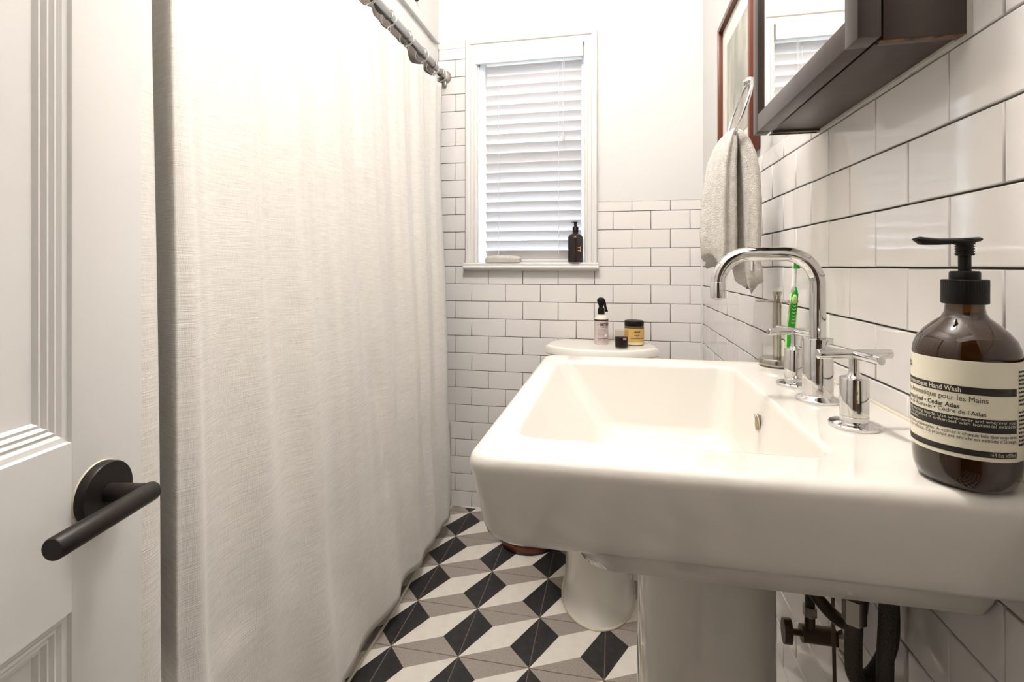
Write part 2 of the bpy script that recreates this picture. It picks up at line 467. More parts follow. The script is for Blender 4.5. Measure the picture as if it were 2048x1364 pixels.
# blind
blind = empty('window_blind', (0, 0, 0), 'white wide-slat venetian blind hanging closed in the window', 'blind')
SX0, SX1, SY = -.574, -.143, YB + .040
vb = bmesh.new(); add_box(vb, WX0 - .006, WX1 + .001 - .006, YB - .022, YB - .010, 1.984, 2.050, .003)
add_box(vb, WX0 - .006, WX0 + .004, YB - .012, YB + .02, 1.984, 2.050); add_box(vb, WX1 - .010, WX1 - .005, YB - .012, YB + .02, 1.984, 2.050)
from_bm('valance', vb, m_trim, blind)
box('head_rail', m_trim, blind, SX0, SX1, SY - .02, SY + .025, 2.0, 2.032)
PITCH, TILT = .0436, math.radians(53)
slat_bm = bmesh.new()
lo = []
for x in (SX0, SX1):
    pr = []
    for t in (-1, -.5, 0, .5, 1): pr.append((t * .025, .0022 * (1 - t * t) + .0011))
    for t in (1, .5, 0, -.5, -1): pr.append((t * .025, .0022 * (1 - t * t) - .0011))
    ct, st = math.cos(TILT), math.sin(TILT)
    lo.append([Vector((x, a * ct + b * st, -a * st + b * ct)) for a, b in pr])
add_loft(slat_bm, lo)
slat_me = bpy.data.meshes.new('slat'); bmesh.ops.recalc_face_normals(slat_bm, faces=slat_bm.faces); slat_bm.to_mesh(slat_me); slat_bm.free(); slat_me.materials.append(m_blind)
z = 1.138; nsl = 0
while z < 1.985:
    o = bpy.data.objects.new('slat', slat_me); COL.objects.link(o); o.parent = blind; o.location = (0, SY, z); z += PITCH; nsl += 1
box('bottom_rail', m_blind, blind, SX0, SX1, SY - .02, SY + .02, 1.1045, 1.117, .003)
for x in (-.513, -.243):
    for k in range(nsl):
        zz = 1.138 + k * PITCH
        pts = [(x, SY - .014, zz - PITCH * .45), (x + .002, SY - .021, zz), (x, SY - .014, zz + PITCH * .45)]
        tube('ladder_cord', m_cord, blind, smooth_path(pts, 3), .0011, 6)
for dx in (0, .007):
    tube('pull_cord', m_cord, blind, [(-.222 + dx, YB - .004, 1.985), (-.221 + dx * .6, YB - .004, 1.80), (-.220 + dx * .3, YB - .004, 1.655)], .0010, 6)
lathe('cord_bead', m_trim, blind, [(.001, 0), (.004, .004), (.0045, .010), (.002, .016)], (-.219, YB - .005, 1.775), 10)
lathe('tassel', m_grey, blind, [(.0015, .024), (.0035, .018), (.006, .004), (.006, 0), (.003, -.001)], (-.218, YB - .006, 1.632), 12)

# ------------------------------------------------------------------ bathtub, rod, rings, curtain
tub = empty('bathtub', (-1.07, 1.39, 0), 'white alcove bathtub apron behind the shower curtain', 'bathtub')
bm = bmesh.new()
tx0, tx1, ty0, ty1 = XL - -1.07 + .004, -.683 + 1.07, .604 - 1.39, YB - 1.39 - .003
add_loft(bm, [skew(rrect(tx0, tx1, ty0, ty1, .004, 0, 2)), skew(rrect(tx0, tx1, ty0, ty1, .004, .36, 2)), skew(rrect(tx0, tx1, ty0, ty1, .015, .385, 2)), skew(rrect(tx0 + .012, tx1 - .012, ty0 + .012, ty1 - .012, .015, .40, 2)),
    skew(rrect(tx0 + .07, tx1 - .07, ty0 + .09, ty1 - .09, .09, .40, 2)), skew(rrect(tx0 + .09, tx1 - .09, ty0 + .12, ty1 - .12, .10, .3, 2)), skew(rrect(tx0 + .13, tx1 - .13, ty0 + .2, ty1 - .2, .10, .06, 2))], True, False, True)
from_bm('tub_body', bm, m_tub, tub, auto=.7)
tube('caulk_bead', m_caulk, tub, [(tx1, ty0, .001), (tx1, .12, .001), (tx1 - .065 * (ty1 - .12), ty1, .001)], .0045, 8)

RX, RZ = -.757, 1.945
rod = empty('curtain_rod', (RX, 1.39, RZ), 'grey metal shower curtain rod fixed to the back wall', 'curtain rod')
tube('rod_tube', m_rod, rod, [(0, .604 - 1.39, 0), (0, 2.02 - 1.39, 0)], .0145, 20)
tube('rod_sleeve', m_rod, rod, [(0, 2.02 - 1.39, 0), (0, YB - 1.39 - .012, 0)], .0125, 20)
bm = bmesh.new(); add_tube(bm, [(0, YB - 1.39 - .012, 0), (0, YB - 1.39 - .002, 0)], [.022, .030], 24); from_bm('flange', bm, m_rod, rod, auto=.6)
box('flange_clip', m_rod, rod, -.006, .010, YB - 1.39 - .02, YB - 1.39 - .006, -.044, -.024, .002)
ring_y = [.66, .74, .86, 1.0, 1.15, 1.30, 1.455, 1.605, 1.756, 1.906, 2.033, 2.125]
def make_ring(y, i):
    t = empty('curtain_ring', (RX, y, RZ), 'x', 'curtain ring', 'wire rings along the shower rod')
    a = random.uniform(-.25, .25)
    bm = bmesh.new()
    for s in (-1, 1):
        torus_mesh(bm, (0, s * .0035, -.012), .0285, .0013, (1, a * .3, 0), (0, 0, 1), 26, 6)
    from_bm('hoop', bm, m_ring, t, smooth=True)
    bm = bmesh.new(); torus_mesh(bm, (0, 0, -.050), .0095, .0012, (0, 1, 0), (.3, 0, 1), 14, 6)
    from_bm('hook', bm, m_ring, t, smooth=True)
    bm = bmesh.new(); torus_mesh(bm, (0, 0, 0), .0150, .0032, (1, 0, 0), (0, 0, 1), 24, 8)
    from_bm('roller', bm, m_rod, t, smooth=True)
    return t
rings = [make_ring(y, i) for i, y in enumerate(ring_y)]
ordn = ['first', 'second', 'third', 'fourth', 'fifth', 'sixth', 'seventh', 'eighth', 'ninth', 'tenth', 'eleventh', 'twelfth']
for i, r_ in enumerate(rings):
    r_['label'] = ordn[len(rings) - 1 - i] + ' wire curtain ring counted from the rod flange on the back wall'

def sstep(a, b, t):
    t = min(1, max(0, (t - a) / (b - a))); return t * t * (3 - 2 * t)
def curtain_x(y, z):
    v = (RZ - z) / RZ                                   # 0 top .. 1 bottom
    base = RX + .004 + (.081 * sstep(1.90, .42, z))
    bulge = .012 * sstep(.5, .1, z)
    f = 0
    for y0, w, amp, dr in ((.748, .020, .018, .03), (.835, .045, -.016, .02), (.905, .045, .010, .03), (.985, .042, -.022, .02), (1.048, .045, .022, .02), (1.21, .07, .005, 0),
                           (1.33, .05, -.008, .03), (1.45, .05, .007, 0), (1.56, .04, -.013, -.07), (1.68, .045, .006, .0), (1.78, .03, -.009, .03), (1.86, .03, .008, 0), (1.97, .035, -.011, .02), (2.06, .03, .008, 0)):
        d = (y - y0 - dr * (v - .5)) / w
        f += amp * (.55 + .75 * v) * math.exp(-d * d) * ((1 - .7 * sstep(.8, .42, z)) if amp < 0 else 1)
    d = (y - 1.40 + .12 * (z - .6)) / .024
    f -= .011 * math.exp(-d * d) * sstep(.92, .7, z) * sstep(.3, .48, z)
    f += .002 * math.sin(y * 41 + z * .8) * (1 - .5 * v) + .0018 * math.sin(y * 97 + 1.3 * math.sin(z * 2)) * (1 - v)
    f += .006 * sstep(.6, .1, z) * math.sin(y * 23 + z * 9)
    n = noise.noise(Vector((0, y * 5, z * 1.4)))
    f += .007 * n
    # pleats gathered at each ring near the top
    for yr in ring_y:
        d = (y - yr) / .022
        f += .005 * math.exp(-d * d) * sstep(1.45, 1.9, z)
    tot = base + bulge + f                              # the cloth lies over the tub apron
    lim = -.676 - max(0, z - .40) * .6
    f += .008 * math.log1p(math.exp(min(40, (lim - tot) / .008)))
    # deep slit between the gathered near end and the rest
    slit = .710
    d = (y - slit) / .0095
    f -= .11 * math.exp(-d * d * d * d) * sstep(.405, .45, z)
    d = (y - .675) / .02
    f += .006 * math.exp(-d * d)
    return base + bulge + f
def curtain_top(y):
    k = min(range(len(ring_y)), key=lambda i: abs(ring_y[i] - y))
    a = [r for r in ring_y if r <= y]; b = [r for r in ring_y if r > y]
    if not a or not b: return RZ - .052 - .02 * abs(ring_y[k] - y) / .06
    t = (y - a[-1]) / (b[0] - a[-1]); w = b[0] - a[-1]
    dip = {1.756: .034, 1.605: .012}.get(round(a[-1], 3), .014) * min(1, w / .14)
    tt = t ** .55 if round(a[-1], 3) == 1.756 else t
    return RZ - .050 - dip * math.sin(PI * tt)
def curtain_hem(y):
    return .068 + .006 * math.sin(y * 17) + .004 * math.sin(y * 41) - .02 * sstep(1.85, 1.95, y) * 0
ys = []
y = .612
while y < 2.118:
    ys.append(y)
    y += .0016 if .69 < y < .735 else .007
bm = bmesh.new(); rows = []
NZ = 90
for y in ys:
    zt, zb = curtain_top(y), curtain_hem(y)
    row = []
    for j in range(NZ + 1):
        z = zb + (zt - zb) * j / NZ
        dn = sstep(1.9, .35, z)
        dip = .11 * math.exp(-((y - .710) / .0095) ** 4) * sstep(.405, .45, z)
        yy = y + .55 * dip * sstep(.706, .714, y) - .055 * dn * (1 - sstep(.72, 1.35, y)) - .138 * dn * sstep(1.35, 2.12, y)
        row.append(bm.verts.new((curtain_x(y, z) + .75, yy - 1.39, z)))
    rows.append(row)
for a, b in zip(rows, rows[1:]):
    for j in range(NZ): bm.faces.new((a[j], b[j], b[j + 1], a[j + 1]))
me = bpy.data.meshes.new('shower_curtain'); bm.to_mesh(me); bm.free()
curt = link('shower_curtain', me, m_linen, None, (-.75, 1.39, 0), True)
sol = curt.modifiers.new('thickness', 'SOLIDIFY'); sol.thickness = .0016; sol.offset = -1
tag(curt, 'off-white slubby linen shower curtain hanging from the grey rod', 'shower curtain')

m_liner = mat('taupe_liner', (.105, .085, .072), .6)
bm = bmesh.new(); rows = []
for i in range(160):
    y = .80 + (2.13 - .80) * i / 159
    row = []
    for j in range(20):
        z = .425 + (1.962 - .425) * j / 19
        row.append(bm.verts.new((-.01 - .03 * sstep(1.9, .4, z) + .006 * math.sin(y * 50) + .004 * math.sin(y * 21 + z), y - 1.39, z)))
    rows.append(row)
for a, b in zip(rows, rows[1:]):
    for j in range(19): bm.faces.new((a[j], b[j], b[j + 1], a[j + 1]))
me = bpy.data.meshes.new('shower_liner'); bm.to_mesh(me); bm.free()
liner = link('shower_liner', me, m_liner, None, (-.782, 1.39, 0), True)
sol = liner.modifiers.new('thickness', 'SOLIDIFY'); sol.thickness = .001
tag(liner, 'taupe shower liner showing between the rod and the linen curtain', 'shower liner')
rail = empty('wall_rail', (XH + .012, 1.5, 2.088), 'thin white rail on the header wall above the curtain rod', 'rail')
box('rail_bar', m_trim, rail, -.007, .006, -.8, .655, -.006, .006, .002)
for yy in (.03, .21, .39, .58): box('rail_clip', m_trim, rail, -.0125, -.006, yy - .008, yy + .008, -.010, .008, .001)
hk = empty('wall_hook', (XH + .002, 1.917, 2.165), 'small dark hook on the header wall above the white rail', 'hook')
tube('hook_stem', m_black, hk, [(0, 0, 0), (.02, 0, 0), (.026, 0, .006), (.027, 0, .014)], .003, 8); lathe('hook_plate', m_black, hk, [(.007, -.007), (.009, 0), (.007, .007)], (.004, 0, 0), 12)

# ------------------------------------------------------------------ door
e_dir = (FWD * math.cos(.036) + RIGHT * math.sin(.036)).normalized()
n_dir = (RIGHT * math.cos(.036) - FWD * math.sin(.036)).normalized()
ros = RIGHT * -.3834 + FWD * .48                       # rose face centre (plan)
dface = ros - n_dir * .009
door = struct(empty('door_1', (dface.x, dface.y, 0), 'white panelled door standing open at the left with black lever', 'door'))
door.rotation_euler = (0, 0, math.atan2(e_dir.y, e_dir.x))      # local x along the door to its free edge, local -y into the room
DE, DH = .052, -.66
def dbox(name, s0, s1, z0, z1, d0, d1, m=m_door, bev=0): return box(name, m, door, s0, s1, -d1, -d0, z0, z1, bev)
PS1 = -.0294                                            # right side of the panels
PZ = [(.16, .779), (.930, 1.95)]                        # lower and upper panel openings
PS0 = -.27
dbox('stile', PS1, DE, .008, 2.03, -.036, 0, bev=.0015)
dbox('stile', DH, DH + .105, .008, 2.03, -.036, 0, bev=.0015)
dbox('mullion', PS0 - .09, PS0, .008, 2.03, -.036, -.0002)
for z0, z1 in ((.008, .16), (.779, .930), (1.95, 2.03)):
    dbox('rail', PS0, PS1, z0, z1, -.036, 0); dbox('rail', DH + .105, PS0 - .09, z0, z1, -.036, 0)
mold = [(0, 0), (.0015, -.003), (.006, -.0035), (.009, -.006), (.0115, -.005), (.014, -.0078), (.0165, -.0068), (.019, -.010), (.0215, -.0095), (.024, -.013)]
for s0, s1 in ((PS0, PS1), (DH + .105, PS0 - .09)):
    for z0, z1 in PZ:
        dbox('panel', s0, s1, z0, z1, -.026, -.013)
        bm = bmesh.new(); loops = []
        for ins, dep in mold: loops.append([(s0 + ins, -dep, z0 + ins), (s1 - ins, -dep, z0 + ins), (s1 - ins, -dep, z1 - ins), (s0 + ins, -dep, z1 - ins)])
        add_loft(bm, loops, True, False, False)
        from_bm('panel_moulding', bm, m_door, door)
HZ = .8722
bm = bmesh.new()
NK = .047
pts = [(0, -.009, 0), (0, -NK + .004, 0)]
add_tube(bm, pts, .0088, 20)
loops = []
for x, r_ in ((.0085, .0), (.0085, .006), (.007, .0082), (.0045, .009), (-.095, .009), (-.0962, .0083), (-.0962, 0)):
    loops.append(circ((x, -NK, 0), max(r_, 1e-5), Vector((0, 1, 0)), Vector((0, 0, 1)), 24))
add_loft(bm, loops)
lever = from_bm('lever_handle', bm, m_black, door, (0, 0, HZ), auto=.7)
bm = bmesh.new(); add_tube(bm, [(0, 0, 0), (0, -.008, 0), (0, -.0095, 0)], [.0292, .0292, .0282], 48); from_bm('rose', bm, m_black, lever, auto=.6)
bm = bmesh.new(); add_tube(bm, [(0, .0005, 0), (0, -.0010, 0)], [.0306, .0297], 40); from_bm('paint_scar', bm, m_caulk, lever)
for z0 in (.25, 1.02, 1.8):
    hb = bmesh.new(); add_tube(hb, [(DH - .004, .004, z0), (DH - .004, .004, z0 + .09)], .006, 10); from_bm('hinge', hb, m_steel, door)

# ------------------------------------------------------------------ pedestal sink
sink = empty('pedestal_sink', (.14, .78, 0), 'large white rectangular pedestal sink against the right wall', 'sink')
def sl(x0, x1, y0, y1, r, z, rw=None): return rrect(x0 - .14, x1 - .14, y0 - .78, y1 - .78, r, z, 8, rw)
XW = .3505
B_ = .002
loops = [sl(-.030, XW - .006, .572, .99, .035, .749, .008), sl(-.040, XW - .002, .562, 1.0, .04, .754, .006), sl(-.052, XW - .001, .552, 1.008, .045, .772, .005), sl(-.068, XW, .540, 1.018, .045, .792, .01),
    sl(-.078, XW, .530, 1.027, .045, .7995, B_), sl(-.122, XW, .512, 1.042, .04, .8005, B_), sl(-.130, XW, .5045, 1.050, .034, .803, B_), sl(-.1355, XW, .500, 1.055, .031, .809, B_), sl(-.1385, XW, .4965, 1.0585, .03, .820, B_), sl(-.1455, XW, .485, 1.068, .03, .866, B_), sl(-.148, XW, .481, 1.072, .028, .884, B_),
    sl(-.1478, XW, .4812, 1.0718, .028, .8895, B_), sl(-.1462, XW, .4828, 1.0702, .027, .8945, B_), sl(-.1425, XW, .4865, 1.0665, .025, .8985, B_), sl(-.1385, XW - .001, .4905, 1.0625, .022, .8998, B_), sl(-.135, XW - .002, .494, 1.059, .02, .90, B_), sl(-.131, XW - .003, .498, 1.055, .02, .90, B_),
    sl(-.117, .219, .542, 1.012, .034, .90), sl(-.113, .2155, .5455, 1.0085, .032, .8997), sl(-.1095, .2135, .5485, 1.0055, .031, .8982), sl(-.1065, .212, .551, 1.003, .03, .8945), sl(-.1045, .2112, .5525, 1.0015, .03, .890),
    sl(-.078, .206, .562, .985, .035, .85), sl(-.040, .2005, .585, .964, .042, .798), sl(-.030, .197, .592, .957, .045, .785), sl(-.016, .191, .605, .945, .05, .776), sl(.005, .178, .63, .918, .05, .7705), sl(.06, .13, .72, .83, .03, .767)]
from_bm('basin', add_loft(bmesh.new(), loops), m_porc, sink, auto=.9)
bm = bmesh.new(); torus_mesh(bm, (.2125 - .14 - .0075, .8 - .78, .858), .0120, .0006, (0, 1, 0), (-.12, 0, 1), 24, 8)
oh = from_bm('overflow_hole', bm, m_porc, sink, smooth=True)
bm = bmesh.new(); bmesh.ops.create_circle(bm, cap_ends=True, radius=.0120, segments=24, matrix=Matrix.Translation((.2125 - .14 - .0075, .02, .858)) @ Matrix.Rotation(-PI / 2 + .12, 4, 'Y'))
from_bm('overflow_shade_disc', bm, mat('overflow_shadow', (.30, .235, .15), .8), oh)  # flat disc, the hole's inner shade is put into its tan colour
lathe('drain', m_chrome, sink, [(.022, .7675), (.023, .7695), (.019, .7705), (.018, .7685), (.0175, .7700), (.012, .7725), (.001, .773)], (-.045, -.005, 0), 28)
loops = []
for z, wx_, wy_ in ((0, .125, .118), (.03, .122, .115), (.06, .112, .106), (.2, .104, .1), (.45, .101, .097), (.76, .100, .096)):
    l = []
    for i in range(48):
        a = 2 * PI * i / 48
        ca, sa = math.cos(a), math.sin(a)
        k = (abs(ca) ** 3.2 + abs(sa) ** 3.2) ** (-1 / 3.2)
        l.append(Vector((ca * k * wx_ * .93 - .012, sa * k * wy_ * .95 + .02, z)))
    loops.append(l)
from_bm('pedestal', add_loft(bmesh.new(), loops), m_porc, sink, auto=.9)
tube('caulk_bead', m_caulk, sink, [(XR - .003 - .14, .49 - .78, .8995), (XR - .003 - .14, 1.06 - .78, .8995)], .0035, 8)

SZ = .9002
# spout
fau = empty('faucet', (.277, .775, SZ), 'chrome widespread faucet with gooseneck spout and two cross handles on the sink deck', 'faucet')
sp = lathe('spout', m_chrome, fau, [(.0192, .007), (.0192, .086), (.0186, .0872), (.0105, .0875)], n=36)
lathe('base_flange', m_chrome, sp, [(.0275, 0), (.0278, .003), (.0265, .0045), (.021, .0065), (.0195, .0085)], n=40)
R_, top, L_ = .043, .2045, .131
pts = [(0, 0, .085), (0, 0, top - R_)]
pts += [(-R_ + R_ * math.cos(a), 0, top - R_ + R_ * math.sin(a)) for a in [PI / 2 * i / 12 for i in range(1, 13)]]
pts += [(-L_ + R_ + R_ * math.cos(a), 0, top - R_ + R_ * math.sin(a)) for a in [PI / 2 + PI / 2 * i / 12 for i in range(13)]]
pts += [(-L_, 0, .162)]
tube('spout_tube', m_chrome, sp, pts, .0102, 24)
lathe('aerator', m_chrome, sp, [(.0085, .1405), (.0108, .1415), (.0108, .1638), (.0104, .1645)], (-L_, 0, 0), 24)
lathe('aerator_screen', m_steel, sp, [(.001, .1385), (.005, .1388), (.0075, .1412)], (-L_, 0, 0), 16)
tube('lift_rod', m_chrome, sp, [(.026, .022, .002), (.0245, .022, .062)], .0024, 10)
lathe('lift_knob', m_chrome, sp, [(.003, .060), (.0052, .063), (.0052, .072), (.0045, .073)], (.0245, .022, 0), 14)
# cross handles
def cross_handle(loc, label, rz):
    t = lathe('cross_handle', m_chrome, fau, [(.0148, .006), (.0148, .0125), (.0143, .013), (.0148, .0135), (.0148, .056), (.0140, .0573), (.009, .0575)], n=32)
    t.location = Vector(loc) - Vector((.277, .775, SZ)); t.rotation_euler = (0, 0, rz); t['label'] = label
    lathe('base_flange', m_chrome, t, [(.0262, 0), (.0265, .0032), (.0255, .0046), (.0185, .0062), (.0155, .0075)], n=40)
    lathe('stem', m_chrome, t, [(.0095, .057), (.0062, .061), (.0054, .066), (.0054, .082)], n=20)
    for k in range(4):
        a = k * PI / 2
        d = Vector((math.cos(a), math.sin(a), 0)); up = Vector((0, 0, 1)); sd = up.cross(d)
        bm = bmesh.new()
        add_loft(bm, [circ(d * s + Vector((0, 0, .0845)), r_, sd, up, 18) for s, r_ in ((.0, .0045), (.004, .0053), (.040, .0056), (.0425, .0054), (.0433, .0046))])
        from_bm('cross_arm', bm, m_chrome, t, auto=.6)
    return t
cross_handle((.274, .658, SZ), 'chrome cross tap handle nearest the brown soap dispenser', TH)
cross_handle((.277, .867, SZ), 'chrome cross tap handle beside the toothbrush holder', TH + .08)

# toothbrush holder and toothbrush
th = empty('toothbrush_holder', (.298, 1.027, SZ), 'polished steel toothbrush stand at the far end of the sink', 'toothbrush holder')
lathe('base', m_steel, th, [(.028, 0), (.0315, .003), (.032, .010), (.029, .0155), (.012, .0175), (.008, .018)], n=36)
lathe('post', m_steel, th, [(.0072, .017), (.0072, .120)], n=20)
bm = bmesh.new()                                        # tray: a disc with a hole for each of four brushes
hv = RIGHT * .0210 + FWD * -.0165
rims = [circ((0, 0, .1205), .0365, Vector((1, 0, 0)), Vector((0, 1, 0)), 40)]
for q in range(4):
    rims.append(circ(Matrix.Rotation(q * PI / 2, 3, 'Z') @ hv + Vector((0, 0, .1205)), .0092, Vector((1, 0, 0)), Vector((0, 1, 0)), 20))
es = []
for l in rims:
    vs = [bm.verts.new(p) for p in l]
    es += [bm.edges.new((vs[i], vs[(i + 1) % len(vs)])) for i in range(len(vs))]
bmesh.ops.triangle_fill(bm, edges=es, use_beauty=True)
ex = bmesh.ops.extrude_face_region(bm, geom=list(bm.faces))
bmesh.ops.translate(bm, vec=(0, 0, .0018), verts=[v for v in ex['geom'] if isinstance(v, bmesh.types.BMVert)])
from_bm('tray', bm, m_steel, th)
lathe('knob', m_steel, th, [(.0055, .122), (.006, .130), (.0082, .138), (.0078, .1395), (.001, .140)], n=20)
tb = empty('toothbrush', (.2973, 1.0113, SZ + .0175), 'green and white toothbrush standing in the steel holder', 'toothbrush')
def brush_loft(name, m, spec, off=0, parent=None):
    loops = []
    for z, cx, w, d in spec:
        c = RIGHT * (cx * 1.0) + Vector((0, 0, z)) + FWD * (-.001 + off)
        loops.append(circ(c, 1, RIGHT * w * 1.3, FWD * d, 14))
    return from_bm(name, add_loft(bmesh.new(), loops), m, parent or tb, smooth=True)
lean = lambda z: .0165 + .013 * (z / .185)
brush_loft('handle', m_lime, [(z, lean(z) + ox, w, d) for z, ox, w, d in ((0, 0, .0055, .004), (.015, 0, .006, .0045), (.045, .0, .0068, .005), (.075, .001, .0062, .005), (.105, .002, .0058, .0048), (.123, .002, .0045, .0042))])
gp = brush_loft('grip', m_green, [(z, lean(z) + ox, w, d) for z, ox, w, d in ((.012, 0, .002, .003), (.022, -.0008, .0048, .0048), (.045, -.0008, .0056, .0054), (.075, .0002, .0050, .0054), (.1, .0015, .0052, .0052), (.118, .0022, .0048, .0046), (.131, .002, .002, .003))], -.0012)
bm = bmesh.new()
for q in range(7):
    z = .066 + q * .0062
    add_tube(bm, [RIGHT * (lean(z) - .003) + FWD * -.0074 + Vector((0, 0, z + .001)), RIGHT * (lean(z) + .0002) + FWD * -.0078 + Vector((0, 0, z - .0012)), RIGHT * (lean(z) + .003) + FWD * -.0074 + Vector((0, 0, z + .001))], .0009, 6)
from_bm('grip_ridge', bm, m_lime, gp)
brush_loft('thumb_pad', m_lime, [(z, lean(z), w, .0015) for z, w in ((.101, .001), (.104, .0035), (.112, .0038), (.118, .001))], -.0062, gp)
brush_loft('neck', m_whitep, [(z, lean(z), w, d) for z, w, d in ((.122, .0040, .004), (.135, .0032, .0032), (.15, .0027, .0027), (.165, .003, .003), (.185, .0042, .0028))])
bm = bmesh.new()
for q in range(6):
    z = .1665 + q * .0038
    c = RIGHT * lean(z) + FWD * -.0065 + Vector((0, 0, z))
    add_loft(bm, [circ(c - Vector((0, 0, .0016)), 1, RIGHT * .0052, FWD * .0052, 12), circ(c + Vector((0, 0, .0018)), 1, RIGHT * .0052, FWD * .0052, 12)])
from_bm('bristles', bm, m_green, tb); 
from_bm('bristle_tips', add_loft(bmesh.new(), [circ(RIGHT * lean(.19) + FWD * -.0065 + Vector((0, 0, z)), 1, RIGHT * w, FWD * w, 12) for z, w in ((.186, .0052), (.190, .005), (.1925, .003))]), m_lime, tb)

# amber soap dispenser
BX, BY, BR = .301, .514, .0368
sd_ = empty('soap_dispenser', (BX, BY, SZ), 'brown pump bottle with cream and black label on the near sink corner', 'soap dispenser')
prof = [(.0, .0015), (.022, .0005), (.029, 0), (.0335, .004), (.036, .012), (BR, .022), (BR, .111), (.0362, .117), (.0335, .1245), (.0285, .1315), (.022, .138), (.0165, .1425), (.0142, .147), (.0136, .152), (.0136, .157)]
lathe('bottle', m_amber, sd_, prof, n=64)
lathe('soap_fill', mat('soap_liquid', (.05, .022, .005), .35), sd_, [(r_ - .0022 if r_ > .004 else 0.0005, z + .002) for r_, z in prof[:9]], n=48)
col_ = bmesh.new()
loops = []
for z, r0 in ((.1545, .0158), (.1555, .0164), (.1750, .0164), (.1757, .0158), (.1757, .004)):
    loops.append([Vector((( r0 - (.0003 if (i % 2 and r0 > .01) else 0)) * math.cos(2 * PI * i / 96), (r0 - (.0003 if (i % 2 and r0 > .01) else 0)) * math.sin(2 * PI * i / 96), z)) for i in range(96)])
from_bm('pump_collar', add_loft(col_, loops), m_plastic, sd_, auto=.6)
lathe('collar_ring', m_plastic, sd_, [(.0108, .1755), (.0108, .1815), (.0100, .183), (.005, .1832)], n=28)
lathe('pump_stem', m_plastic, sd_, [(.0046, .183), (.0046, .198)], n=18)
pb = [(.0058, .1965)]
for q in range(4): pb += [(.0068, .1975 + q * .0022), (.0068, .1985 + q * .0022), (.0060, .1988 + q * .0022), (.0060, .1996 + q * .0022)]
pb += [(.0070, .2062), (.0074, .2112)]
lathe('pump_ribs', m_plastic, sd_, pb, n=24)
loops = []
nd = (-RIGHT * .55 + Vector((-1, 0, 0)) * .45).normalized(); ns = Vector((0, 0, 1)).cross(nd)
for s, w, z0, z1 in ((-.0125, .003, .2095, .2120), (-.010, .0066, .2085, .2128), (0, .0078, .2065, .2122), (.010, .0066, .2065, .2118), (.022, .0052, .2060, .2118), (.032, .0048, .2060, .2128), (.037, .0046, .2063, .2135), (.0415, .0030, .2098, .2122)):
    c = nd * s
    loops.append([c + ns * w * math.cos(a) + Vector((0, 0, (z0 + z1) / 2 + (z1 - z0) / 2 * math.sin(a))) for a in [2 * PI * i / 16 for i in range(16)]])
from_bm('pump_nozzle', add_loft(bmesh.new(), loops), m_plastic, sd_, auto=.9)
TF = math.atan2(-BY, -BX)                               # polar angle of the side facing the camera
def bd(deg): return TF + math.radians(deg)              # + turns to the right as seen from the camera
lab = wrap_band('label', m_label, sd_, BR + .0001, bd(-150), bd(150), .0289, .1094, 90)
LR = BR + .0007
LEFT = -116
def bar(z0, z1, a1=57): return wrap_band('label_bar', m_ink, lab, BR + .00042, bd(LEFT - 2), bd(a1), z0 - SZ + .0, z1 - SZ, 60, .00015)
bar(.9823, .9884); bar(.9521, .9632); bar(.9324, .9373)
def line(body, z, size, m, a0=LEFT, width=None, bold=0.0, align='LEFT'):
    return wrap_text('lettering', body, size, m, lab, LR, bd(a0), z - SZ, 1, bold, align, width)
arc = lambda d: math.radians(d) * LR
line('Aēsop.', .9975, .0105, m_ink, LEFT, arc(46))
line('Resurrection Aromatique Hand Wash', .9834, .0060, m_print, LEFT, arc(112), .00008)
line('Résurrection Aromatique pour les Mains', .9762, .0062, m_ink, LEFT, arc(138))
line('Orange, Rosemary Leaf • Cedar Atlas', .9698, .0052, m_ink, LEFT, arc(111), .00009)
line("Orange, Feuille de Romarin • Cèdre de l'Atlas", .9655, .0050, m_ink, LEFT, arc(136))
line('A cleanser for hard-working hands. Use whenever and wherever you', .9600, .0038, m_print, LEFT, arc(170))
line('need cleansing. This product is enhanced with botanical extracts', .9570, .0038, m_print, LEFT, arc(170))
line('of Orange and Lavender.', .9540, .0038, m_print, LEFT, arc(62))
line('Un nettoyant pour mains malmenées. A utiliser à chaque fois que vous avez', .9483, .0040, m_ink, LEFT, arc(172))
line("besoin de les laver sans efficace. Ce produit est enrichi en extraits d'Orange,", .9448, .0040, m_ink, LEFT, arc(172))
line('Lavande.', .9413, .0040, m_ink, LEFT, arc(22))
line('16.9 fl.oz  ℮500mL', .9334, .0045, m_print, 24, arc(31))
for q in range(9): wrap_dashes('print_line', m_ink, lab, LR, bd(61), arc(26), 1.0010 - q * .0033 - SZ, .0017)
for q in range(9): wrap_dashes('print_line', m_ink, lab, LR, bd(61), arc(26), .9683 - q * .0033 - SZ, .0017)

# ------------------------------------------------------------------ toilet and the things on its tank
to = empty('toilet', (-.055, 1.75, 0), 'white toilet between the sink and the back wall', 'toilet')
def tl(x0, x1, y0, y1, r, z): return rrect(x0 + .055, x1 + .055, y0 - 1.75, y1 - 1.75, r, z, 6)
def lidloop(ins, z):
    x0, x1, yf, yb = -.276 + ins, .166 - ins, 1.905 + ins, 2.170 - ins * .5
    pts = []
    N = 40
    xc, hw = (x0 + x1) / 2, (x1 - x0) / 2
    for i in range(N + 1):                              # bowed front, from left to right
        t = -1 + 2 * i / N
        pts.append(Vector((xc + hw * t + .055, yf + (yb - yf) * .30 * abs(t) ** 3 + .03 * t * t - 1.75, z)))
    for i in range(5): 
        t = i / 4; pts.append(Vector((x1 - .045 * t ** 2 + .055, yf + (yb - yf) * (.5 + .5 * t) - 1.75, z)))
    for i in range(5):
        t = 1 - i / 4; pts.append(Vector((x0 + .045 * t ** 2 + .055, yf + (yb - yf) * (.5 + .5 * t) - 1.75, z)))
    return pts
ZL = .7728
